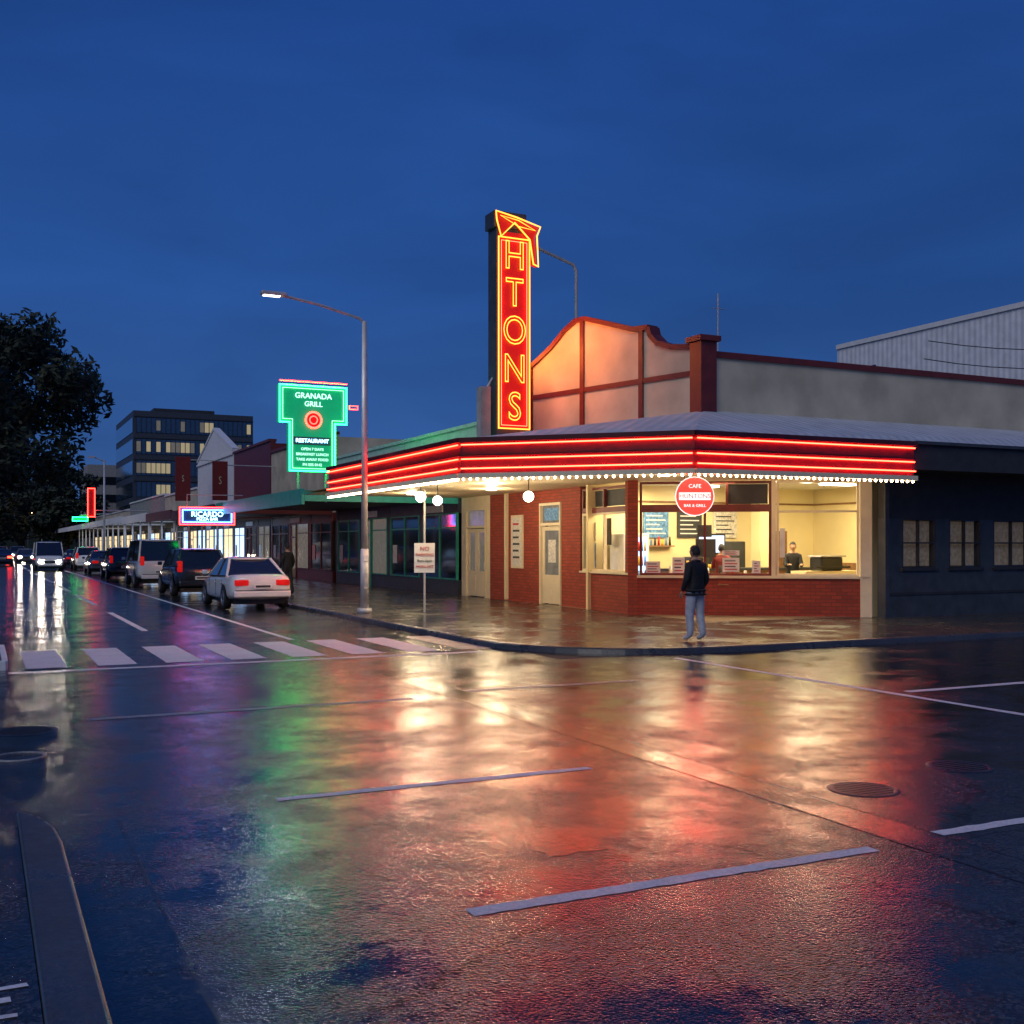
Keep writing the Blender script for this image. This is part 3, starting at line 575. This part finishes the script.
b=empty('small_red_sign',(9.2,108,0)); box('panel',-.3,.3,0,.2,4.4,7.0,M['banner'],b); tube('neon',[(-.3,-.05,4.4),(.3,-.05,4.4),(.3,-.05,7.0),(-.3,-.05,7.0)],.05,M['neonred'],b,True); tube('bracket',[(0,.1,5),(5,.1,5)],.05,M['steel'],b)
of=empty('office_building'); box('core',17.9,33.4,150,170,0,19.3,M['dark'],of); box('roof_plant',21,29,154,164,19.3,20.2,M['dark2'],of)
f=Fr((17.9,149.98),(33.4,149.98),of); fl2=Fr((17.88,170),(17.88,150),of)
for k in range(6):
    z=2.5+2.8*k
    f.box('window_band',.3,15.2,z,z+1.9,0,.05,M['oglass']); fl2.box('window_band_side',.3,19.7,z,z+1.9,0,.05,M['oglass'])
    for i in range(24):
        f.box('mullion',.3+i*.62,.36+i*.62,z,z+1.9,.05,.12,M['dark2'])
        if random.random()<(.7 if k in(3,4) else .2): f.box('lit_pane',.38+i*.62,.90+i*.62,z+.3,z+1.6,.05,.08,M['litd'] if random.random()<.5 else M['lito'])
    f.box('spandrel',0,15.5,z+2.0,z+2.12,0,.12,M['dark2']); 
of2=empty('office_building'); box('core',15.2,20,185,200,0,14.5,M['concrete'],of2)
for k in range(4): box('band',15.1,20.1,184.9,184.99,3+2.8*k,4.2+2.8*k,M['glass'],of2)
# ---------------------------------------------------------------- vehicles
def loft(name,st,secf,m,par,sub=1):
    vs=[];fs=[];n=None
    for s in st:
        sec=secf(s); n=len(sec); vs+= [(x,s[0],z) for x,z in sec]
    for k in range(len(st)-1):
        for j in range(n): fs.append((k*n+j,k*n+(j+1)%n,(k+1)*n+(j+1)%n,(k+1)*n+j))
    fs.append(tuple(range(n))); fs.append(tuple(range((len(st)-1)*n+n-1,(len(st)-1)*n-1,-1)))
    o=mesh(name,vs,fs,m,par,smooth=True); bm=bmesh.new(); bm.from_mesh(o.data); bmesh.ops.recalc_face_normals(bm,faces=bm.faces); bm.to_mesh(o.data); bm.free()
    if sub: 
        q=o.modifiers.new('s','SUBSURF'); q.levels=sub; q.render_levels=sub
    return o
def wheel(par,x,y,r,side):
    w=empty('wheel',(x,y,r)); w.parent=par; vs=[];N=24
    prof=[(-.1,r*.6),(-.1,r*.93),(-.06,r),(.06,r),(.1,r*.93),(.1,r*.6)]
    for i in range(N):
        a=2*math.pi*i/N
        for px,pr in prof: vs.append((px,pr*math.cos(a),pr*math.sin(a)))
    k=6; mesh('tyre',vs,[(i*k+j,i*k+j+1,((i+1)%N)*k+j+1,((i+1)%N)*k+j) for i in range(N) for j in range(k-1)],M['tyre'],w,smooth=True)
    dv=[(side*.07,r*.62*math.cos(2*math.pi*i/N),r*.62*math.sin(2*math.pi*i/N)) for i in range(N)]
    mesh('rim_back',dv,[tuple(range(N))],M['black'],w)
    for i in range(5):
        a=2*math.pi*i/5; o=box('spoke',-.012,.012,-.04,.04,0,r*.6,M['rim'],w); o.location=(side*.085,0,0); o.rotation_euler=(a,0,0)
    tube('rim_lip',[(side*.09,r*.62*math.cos(2*math.pi*i/N),r*.62*math.sin(2*math.pi*i/N)) for i in range(N)],.018,M['rim'],w,True,1)
def car(name,x,y,rz,paint,kind='sedan',head=False,tail=False):
    e=empty(name,(x,y,.01),rz)
    if kind=='sedan': st=[(-2.36,.62,.46,.78),(-2.32,.78,.34,.93),(-2.1,.84,.26,.99),(-1.3,.87,.22,.97),(0,.88,.2,.93),(1.0,.88,.2,.90),(1.75,.86,.22,.83),(2.15,.79,.28,.72),(2.30,.64,.38,.62)]; cab=(1.10,.35,-.80,-1.58,1.42,.58,.93)
    elif kind=='suv': st=[(-2.2,.7,.45,.95),(-2.15,.84,.36,1.08),(-1.8,.9,.3,1.12),(0,.9,.28,1.08),(1.0,.9,.28,1.06),(1.75,.88,.3,1.0),(2.1,.8,.36,.88),(2.2,.66,.45,.78)]; cab=(1.1,.5,-1.75,-2.1,1.64,.66,1.06)
    else: st=[(-2.4,.8,.45,1.05),(-2.36,.9,.38,1.15),(-2.0,.94,.32,1.18),(0,.94,.3,1.16),(1.2,.94,.3,1.14),(2.0,.9,.32,1.08),(2.3,.84,.36,.95),(2.4,.7,.45,.8)]; cab=(2.0,1.2,-2.2,-2.36,2.0,.78,1.12)
    def sec(s):
        _,w,a,b=s
        h=[(w*.9,a),(w,a+.12),(w*1.005,(a+b)/2),(w*.98,b-.08),(w*.86,b),(w*.4,b+.015)]
        return h+[(-px,pz) for px,pz in reversed(h)]
    loft('body',st,sec,paint,e,1)
    yb,yt,rt,rb,zr,wt,zb=cab; W=st[len(st)//2][1]-.07
    vs=[(-W,yb,zb-.06),(W,yb,zb-.06),(W,rb,zb),(-W,rb,zb),(-wt,yt,zr-.03),(wt,yt,zr-.03),(wt,rt,zr-.03),(-wt,rt,zr-.03)]
    mesh('glasshouse',vs,[(0,1,5,4),(1,2,6,5),(2,3,7,6),(3,0,4,7)],M['glass'],e)
    loft('roof',[(rt-.1,wt*.9,zr-.06,zr-.02),(rt+.1,wt+.03,zr-.06,zr+.01),((rt+yt)/2,wt+.04,zr-.05,zr+.03),(yt-.1,wt+.03,zr-.06,zr+.005),(yt+.08,wt*.9,zr-.07,zr-.03)],lambda s:[(s[1],s[2]),(s[1]*.97,s[3]-.01),(s[1]*.6,s[3]+.015),(-s[1]*.6,s[3]+.015),(-s[1]*.97,s[3]-.01),(-s[1],s[2])],paint,e,1)
    for sx in(-1,1):
        tube('a_pillar',[(sx*W,yb,zb-.06),(sx*wt,yt,zr-.03)],.03,paint,e,res=1); tube('c_pillar',[(sx*W,rb,zb-.03),(sx*wt,rt,zr-.03)],.045,paint,e,res=1)
        qy=rb+(.55 if kind!='sedan' else .35)
        mesh('quarter_panel',[(sx*(W+.006),rb,zb-.03),(sx*(W+.006),qy,zb-.04),(sx*(wt+.008),rt+.12,zr-.04),(sx*(wt+.008),rt,zr-.04)],[(0,1,2,3)],paint,e)
        mid=(yb+rb)/2-.05; mt=(yt+rt)/2; tube('b_pillar',[(sx*(W+.005),mid,zb-.02),(sx*(wt+.01),mt,zr-.03)],.025,M['black'],e,res=1)
        tube('belt_trim',[(sx*(W+.02),yb-.1,zb-.03),(sx*(W+.02),rb+.1,zb+.01)],.014,M['black'],e,res=1)
        box('mirror',sx*(W+.16)-.08,sx*(W+.16)+.08,yb-.35,yb-.25,zb,zb+.13,paint,e,.03)
        for yy in (mid,mid+.95,mid-.9): 
            if rb<yy<yb: box('door_gap',sx*(st[3][1]+.008)-.004,sx*(st[3][1]+.008)+.004,yy-.006,yy+.006,.35,zb-.1,M['black'],e)
        for yy in (mid+.15,mid-.75): box('door_handle',sx*(st[3][1]+.015)-.015,sx*(st[3][1]+.015)+.015,yy-.08,yy+.08,zb-.2,zb-.17,paint,e)
        r=.32 if kind=='sedan' else .36
        for yy in (-1.38,1.38):
            N=20; xx=sx*(st[3][1]+.006); mesh('wheel_arch',[(xx,yy+(r+.07)*math.cos(math.pi*i/N),r+(r+.07)*math.sin(math.pi*i/N)) for i in range(N+1)],[tuple(range(N+1))],M['black'],e)
            wheel(e,sx*(st[3][1]-.08),yy,r,sx)
        R0=st[0][0]; F0=st[-1][0]; zt=(st[1][3]-.12)
        if kind=='sedan': box('tail_light',sx*.56-.19,sx*.56+.19,R0-.015,R0+.3,zt-.13,zt+.03,M['tail'] if tail else M['tailoff'],e,.03)
        else: box('tail_light',sx*.74-.08,sx*.74+.08,R0-.01,R0+.3,zt-.1,zt+.28,M['tail'] if tail else M['tailoff'],e,.03)
        box('headlight',sx*.56-.14,sx*.56+.14,F0-.25,F0+.02,.6,.74,M['head'] if head else M['rim'],e,.03)
    box('rear_bumper',-.78,.78,st[0][0]-.05,st[0][0]+.2,.36,.54,paint,e,.04); box('bumper_gap',-.74,.74,st[0][0]-.02,st[0][0]+.1,.541,.56,M['black'],e); box('front_bumper',-.76,.76,st[-1][0]-.2,st[-1][0]+.04,.34,.5,paint,e,.04)
    box('number_plate',-.25,.25,st[0][0]-.065,st[0][0]-.05,.6,.72,M['white'],e); box('plate_text',-.2,.2,st[0][0]-.07,st[0][0]-.066,.63,.69,M['dark2'],e)
    box('grille',-.35,.35,st[-1][0]-.02,st[-1][0]+.025,.56,.7,M['black'],e); box('underbody',-.7,.7,-2,2,.16,.3,M['black'],e)
    return e
pw=mat('car_paint_white',(.72,.72,.70),.25,0,var=.03,coat=1); pd=mat('car_paint_dark',(.02,.022,.03),.2,.3,var=.03,coat=1); pg=mat('car_paint_grey',(.12,.12,.13),.25,.4,var=.03,coat=1)
car('parked_car',6.95,32.4,0,pw); car('parked_car',6.9,41.0,0,pd,'suv'); car('parked_van',6.85,50.6,0,pw,'van'); car('parked_car',6.8,62,0,pd,'suv'); car('parked_car',6.8,73,0,pg); car('parked_car',6.8,84,0,pw,'suv'); car('parked_car',6.8,95,0,pd)
car('oncoming_van',4.3,84,math.pi,pw,'van',head=True); car('oncoming_car',3.9,115,math.pi,pg,'sedan',head=True); car('oncoming_car',3.9,140,math.pi,pg,'suv',head=True)
car('moving_car',1.7,105,0,pd,'sedan',tail=True); car('moving_car',1.7,122,0,pg,'suv',tail=True); car('moving_car',1.8,150,0,pg,'sedan',tail=True)
# ---------------------------------------------------------------- trees
M['bark']=mat('bark',(.05,.04,.03),.9,var=.3)
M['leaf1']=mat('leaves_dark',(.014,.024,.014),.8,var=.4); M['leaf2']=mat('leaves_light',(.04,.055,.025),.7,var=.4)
def tree(name,x,y,h,R,zb,nl=9000,ls=.16,clumps=60,crad=(.14,.28)):
    e=empty(name,(x,y,0)); zc=(h+zb)/2; rz=(h-zb)/2
    cyl('trunk',0,0,0,zb+rz*.5,R*.08,R*.04,M['bark'],e)
    cs=[]
    while len(cs)<clumps:
        v=Vector((random.uniform(-1,1),random.uniform(-1,1),random.uniform(-1,1)))
        if .25<v.length<1: cs.append((Vector((v.x*R,v.y*R,zc+v.z*rz)),random.uniform(*crad)*R))
    for c,_ in cs[:16]:
        b0=Vector((0,0,zb*.7+random.random()*rz*.4)); mdl=(b0+c)/2+Vector((0,0,-.4)); tube('limb',[b0,mdl,c],R*.012+.02,M['bark'],e,res=1)
    vs=[];fs=[];mi=[]
    for i in range(nl):
        c,r=random.choice(cs); d=Vector((random.gauss(0,1),random.gauss(0,1),random.gauss(0,.8))); d=d.normalized()*r*random.random()**.4; p=c+d
        a=Vector((random.gauss(0,1),random.gauss(0,1),random.gauss(0,1))).normalized(); b=a.orthogonal().normalized(); s=ls*random.uniform(.6,1.4)
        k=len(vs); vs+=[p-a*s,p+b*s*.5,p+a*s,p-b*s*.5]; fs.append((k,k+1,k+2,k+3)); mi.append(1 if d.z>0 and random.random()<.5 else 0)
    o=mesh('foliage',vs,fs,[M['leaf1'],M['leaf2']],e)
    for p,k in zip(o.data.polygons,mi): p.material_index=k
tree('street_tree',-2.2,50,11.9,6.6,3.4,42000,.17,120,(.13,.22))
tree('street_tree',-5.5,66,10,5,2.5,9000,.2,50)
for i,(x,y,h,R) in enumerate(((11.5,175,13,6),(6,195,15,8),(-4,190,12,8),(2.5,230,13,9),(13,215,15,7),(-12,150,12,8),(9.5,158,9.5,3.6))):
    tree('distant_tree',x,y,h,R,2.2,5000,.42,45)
box('distant_hill',-120,260,330,340,0,7,M['leaf1'])
sl2=empty('street_lamp',(8.8,92,PZ)); cyl('pole',0,0,0,8.4,.1,.07,M['steel'],sl2); tube('arm',[(0,0,8.3),(-.8,0,8.6)],.05,M['steel'],sl2); box('lamp_head',-1.2,-.7,-.15,.15,8.55,8.68,M['steel'],sl2)
for x,y,s_ in ((8.6,185,-1),(-.6,205,1),(8.6,240,-1),(-.6,160,1)):
    l_=empty('street_lamp',(x,y,PZ)); cyl('pole',0,0,0,6.5,.1,.07,M['steel'],l_); tube('arm',[(0,0,6.4),(s_*1.2,0,6.7)],.05,M['steel'],l_); box('lamp_lens',s_*1.2-.25,s_*1.2+.25,-.2,.2,6.5,6.68,M['sodium'],l_)
# ---------------------------------------------------------------- people
def skinmesh(name,verts,edges,par,mats,matf=None,root=0,sub=2):
    me=bpy.data.meshes.new(name); me.from_pydata([v[0] for v in verts],edges,[]); o=bpy.data.objects.new(name,me); COL.objects.link(o)
    sk=o.modifiers.new('skin','SKIN'); ss=o.modifiers.new('sub','SUBSURF'); ss.levels=sub; ss.render_levels=sub
    for i,v in enumerate(verts):
        r=v[1]; r=r if isinstance(r,tuple) else (r,r); me.skin_vertices[0].data[i].radius=r; me.skin_vertices[0].data[i].use_root=(i==root)
    bpy.context.view_layer.update(); dg=bpy.context.evaluated_depsgraph_get(); nm=bpy.data.meshes.new_from_object(o.evaluated_get(dg)); o.modifiers.clear(); o.data=nm
    nm.materials.clear()
    for k in mats: nm.materials.append(k)
    for p in nm.polygons:
        p.use_smooth=True
        if matf: p.material_index=matf(p.center)
    o.parent=par; return o
skin=mat('skin',(.45,.26,.17),.55,var=.05); hair=mat('dark_hair',(.015,.012,.01),.6,var=.3,nscale=60,bump=.5,bscale=120); lips=mat('lips',(.3,.1,.08),.5)
def person(name,loc,rz,top,trous,shoe,pose='stand',sc=1,wd=1):
    e=empty(name,loc,rz); e.scale=(sc*wd,sc*wd,sc)
    step=.05 if pose=='stand' else .16
    if pose=='reach': aL=[(-.2,.12,1.17),(-.16,.34,1.2)]; aR=[(.2,.12,1.17),(.16,.34,1.2)]
    else: aL=[(-.25,-.03,1.15),(-.225,.09,.93)]; aR=[(.25,-.03,1.15),(.225,.09,.93)]
    V=[((0,0,.96),(.165,.125)),((0,0,1.12),(.165,.12)),((0,-.01,1.30),(.19,.13)),((0,-.01,1.43),(.13,.095)),((0,.005,1.52),.055),((0,.015,1.60),.05),
       ((-.17,-.01,1.41),.078),(aL[0],.06),(aL[1],.042),((.17,-.01,1.41),.078),(aR[0],.06),(aR[1],.042),
       ((-.095,0,.88),.105),((-.10,step*.5+.02,.50),.078),((-.105,step-.03,.12),.058),((-.12,step+.12,.05),.045),
       ((.095,0,.88),.105),((.10,-step*.5+.02,.50),.078),((.105,-step-.03,.12),.058),((.12,-step+.12,.05),.045)]
    E=[(0,1),(1,2),(2,3),(3,4),(4,5),(3,6),(6,7),(7,8),(3,9),(9,10),(10,11),(0,12),(12,13),(13,14),(14,15),(0,16),(16,17),(17,18),(18,19)]
    def mf(c):
        if c.z>1.50 and abs(c.x)<.09: return 3
        if c.z<.10: return 2
        if c.z<.90 and abs(c.x)<.185: return 1
        return 0
    skinmesh('body',V,E,e,[top,trous,shoe,skin],mf)
    for sgn,wp,el in ((-1,aL[1],aL[0]),(1,aR[1],aR[0])):
        w=Vector(wp); d=(w-Vector(el)).normalized()
        v=[(tuple(w),.026),(tuple(w+d*.05),(.032,.02)),(tuple(w+d*.085),(.034,.018))]; ed=[(0,1),(1,2)]
        acr=(Vector((1,0,0)) if pose=='reach' else Vector((0,1,0)))
        cur=Vector((0,0,-1)) if pose=='reach' else Vector((-sgn,0,0))
        for k,(o_,ln) in enumerate(((-.026,.065),(-.009,.078),(.009,.073),(.025,.058))):
            b=w+d*.095+acr*o_; i0=len(v); v+=[(tuple(b),.0095),(tuple(b+d*ln*.5+cur*.008),.009),(tuple(b+d*ln*.85+cur*.03),.0075)]; ed+=[(2,i0),(i0,i0+1),(i0+1,i0+2)]
        i0=len(v); b=w+d*.045+acr*.028; v+=[(tuple(b+cur*.01),.011),(tuple(b+d*.035+acr*.018+cur*.02),.010),(tuple(b+d*.06+acr*.018+cur*.03),.008)]; ed+=[(1,i0),(i0,i0+1),(i0+1,i0+2)]
        skinmesh('hand',v,ed,e,[skin],None,0,1)
    bm=bmesh.new(); bmesh.ops.create_uvsphere(bm,u_segments=24,v_segments=18,radius=1)
    for vv in bm.verts:
        c=vv.co; x,y,z=c
        jaw=1-.28*max(0,-z)**1.3; c.x=x*.075*jaw; c.y=y*.096*(1-.12*max(0,-z)); c.z=z*.117
        if y>.75: c.y-=.004*(1 if z>-.2 else 0)
        if abs(x)<.14 and y>.8 and -.35<z<.12: c.y+=.02*(1-abs(z+.15)/.35) if abs(z+.15)<.3 else 0
    me=bpy.data.meshes.new('head'); bm.to_mesh(me); bm.free(); me.materials.append(skin)
    for p in me.polygons: p.use_smooth=True
    h=bpy.data.objects.new('head',me); COL.objects.link(h); h.parent=e; h.location=(0,.02,1.655)
    bm=bmesh.new(); bmesh.ops.create_uvsphere(bm,u_segments=28,v_segments=20,radius=1)
    kill=[vv for vv in bm.verts if (vv.co.y>.35 and vv.co.z<.45) or vv.co.z<-.55 or (vv.co.y>-.1 and vv.co.z<-.05)]
    bmesh.ops.delete(bm,geom=kill,context='VERTS')
    for vv in bm.verts:
        j=1+.03*math.sin(vv.co.x*23+vv.co.z*17); vv.co=Vector((vv.co.x*.084*j,vv.co.y*.106*j,vv.co.z*.127*j))
    me=bpy.data.meshes.new('hair'); bm.to_mesh(me); bm.free(); me.materials.append(hair)
    for p in me.polygons: p.use_smooth=True
    h=bpy.data.objects.new('hair',me); COL.objects.link(h); h.parent=e; h.location=(0,.013,1.662)
    for sx in(-1,1):
        ball('ear',(sx*.077,.015,1.65),.03,skin,e,(.35,.6,1),2); ball('eye',(sx*.03,.105,1.665),.011,M['white'],e,sub=2); ball('pupil',(sx*.03,.114,1.665),.005,M['black'],e,sub=2)
    ball('mouth',(0,.103,1.603),.02,lips,e,(1,.3,.25),2)
    return e
blk=mat('black_jacket',(.012,.012,.014),.75,var=.4,nscale=25,bump=.5,bscale=25); jean=mat('pale_jeans',(.46,.49,.54),.8,var=.2,nscale=12,bump=.4,bscale=30); wsh=mat('white_shoes',(.65,.65,.63),.5)
p1=person('pedestrian',(11.35,16.05,PZ),.2,blk,jean,wsh,'stand',.95,1.08)
for z,rx,ry in ((.88,.20,.155),(.95,.19,.15)):
    tube('jacket_hem',[(rx*math.cos(a*.314),ry*math.sin(a*.314),z) for a in range(20)],.022,blk,p1,True)
tube('jacket_collar',[(.075*math.cos(a*.4),.07*math.sin(a*.4),1.50) for a in range(16)],.02,blk,p1,True)
shirt=mat('maroon_shirt',(.2,.03,.03),.8)
person('cafe_worker',(18.75,22.25,PZ),2.6,blk,blk,blk,'reach')
person('cafe_worker',(17.9,24.2,PZ),3.0,blk,blk,blk,'reach')
person('cafe_customer',(16.7,22.5,PZ),-.5,shirt,jean,blk,'reach',.97)
person('pedestrian',(9.45,37.2,PZ),.3,blk,blk,blk,'walk',.98)
# ---------------------------------------------------------------- world, dusk fill, camera
W=bpy.data.worlds.new('World'); S.world=W; W.use_nodes=True; nt=W.node_tree; bg=nt.nodes['Background']; Lk=nt.links
tc=nt.nodes.new('ShaderNodeTexCoord'); sp_=nt.nodes.new('ShaderNodeSeparateXYZ'); Lk.new(tc.outputs['Generated'],sp_.inputs[0])
rp=nt.nodes.new('ShaderNodeValToRGB'); Lk.new(sp_.outputs['Z'],rp.inputs['Fac'])
el=rp.color_ramp.elements; el[0].position=0; el[0].color=(.045,.115,.31,1); el[1].position=.9; el[1].color=(.008,.036,.20,1)
for pz,c in ((.08,(.032,.098,.30,1)),(.22,(.019,.076,.275,1)),(.45,(.013,.058,.25,1))):
    x=el.new(pz); x.color=c
mp=nt.nodes.new('ShaderNodeMapping'); mp.inputs['Scale'].default_value=(1.5,1.5,5); Lk.new(tc.outputs['Generated'],mp.inputs['Vector'])
nz=nt.nodes.new('ShaderNodeTexNoise'); nz.inputs['Scale'].default_value=1.6; nz.inputs['Detail'].default_value=7; nz.inputs['Distortion'].default_value=.4; Lk.new(mp.outputs[0],nz.inputs['Vector'])
mr=nt.nodes.new('ShaderNodeMapRange'); mr.inputs['From Min'].default_value=.3; mr.inputs['From Max'].default_value=.7; mr.inputs['To Min'].default_value=.82; mr.inputs['To Max'].default_value=1.22; Lk.new(nz.outputs['Fac'],mr.inputs['Value'])
vm=nt.nodes.new('ShaderNodeVectorMath'); vm.operation='SCALE'; Lk.new(rp.outputs['Color'],vm.inputs[0]); Lk.new(mr.outputs['Result'],vm.inputs['Scale'])
Lk.new(vm.outputs[0],bg.inputs['Color']); bg.inputs['Strength'].default_value=1
dusk_fill=bpy.data.lights.new('sun','SUN'); dusk_fill.energy=.8; dusk_fill.angle=math.radians(40); dusk_fill.color=(1,.95,.88)  # broad soft fill added to brighten the facades; no sun at dusk
so=bpy.data.objects.new('sun',dusk_fill); COL.objects.link(so); so.rotation_euler=(math.radians(52),0,math.radians(-50))
cam=bpy.data.cameras.new('camera'); cam.sensor_width=36; cam.lens=1100/1024*36; cam.shift_y=33/1024; cam.clip_end=3000
co=bpy.data.objects.new('camera',cam); COL.objects.link(co); co.location=(0,0,1.8); co.rotation_euler=(math.pi/2,0,-math.radians(25.8)); S.camera=co
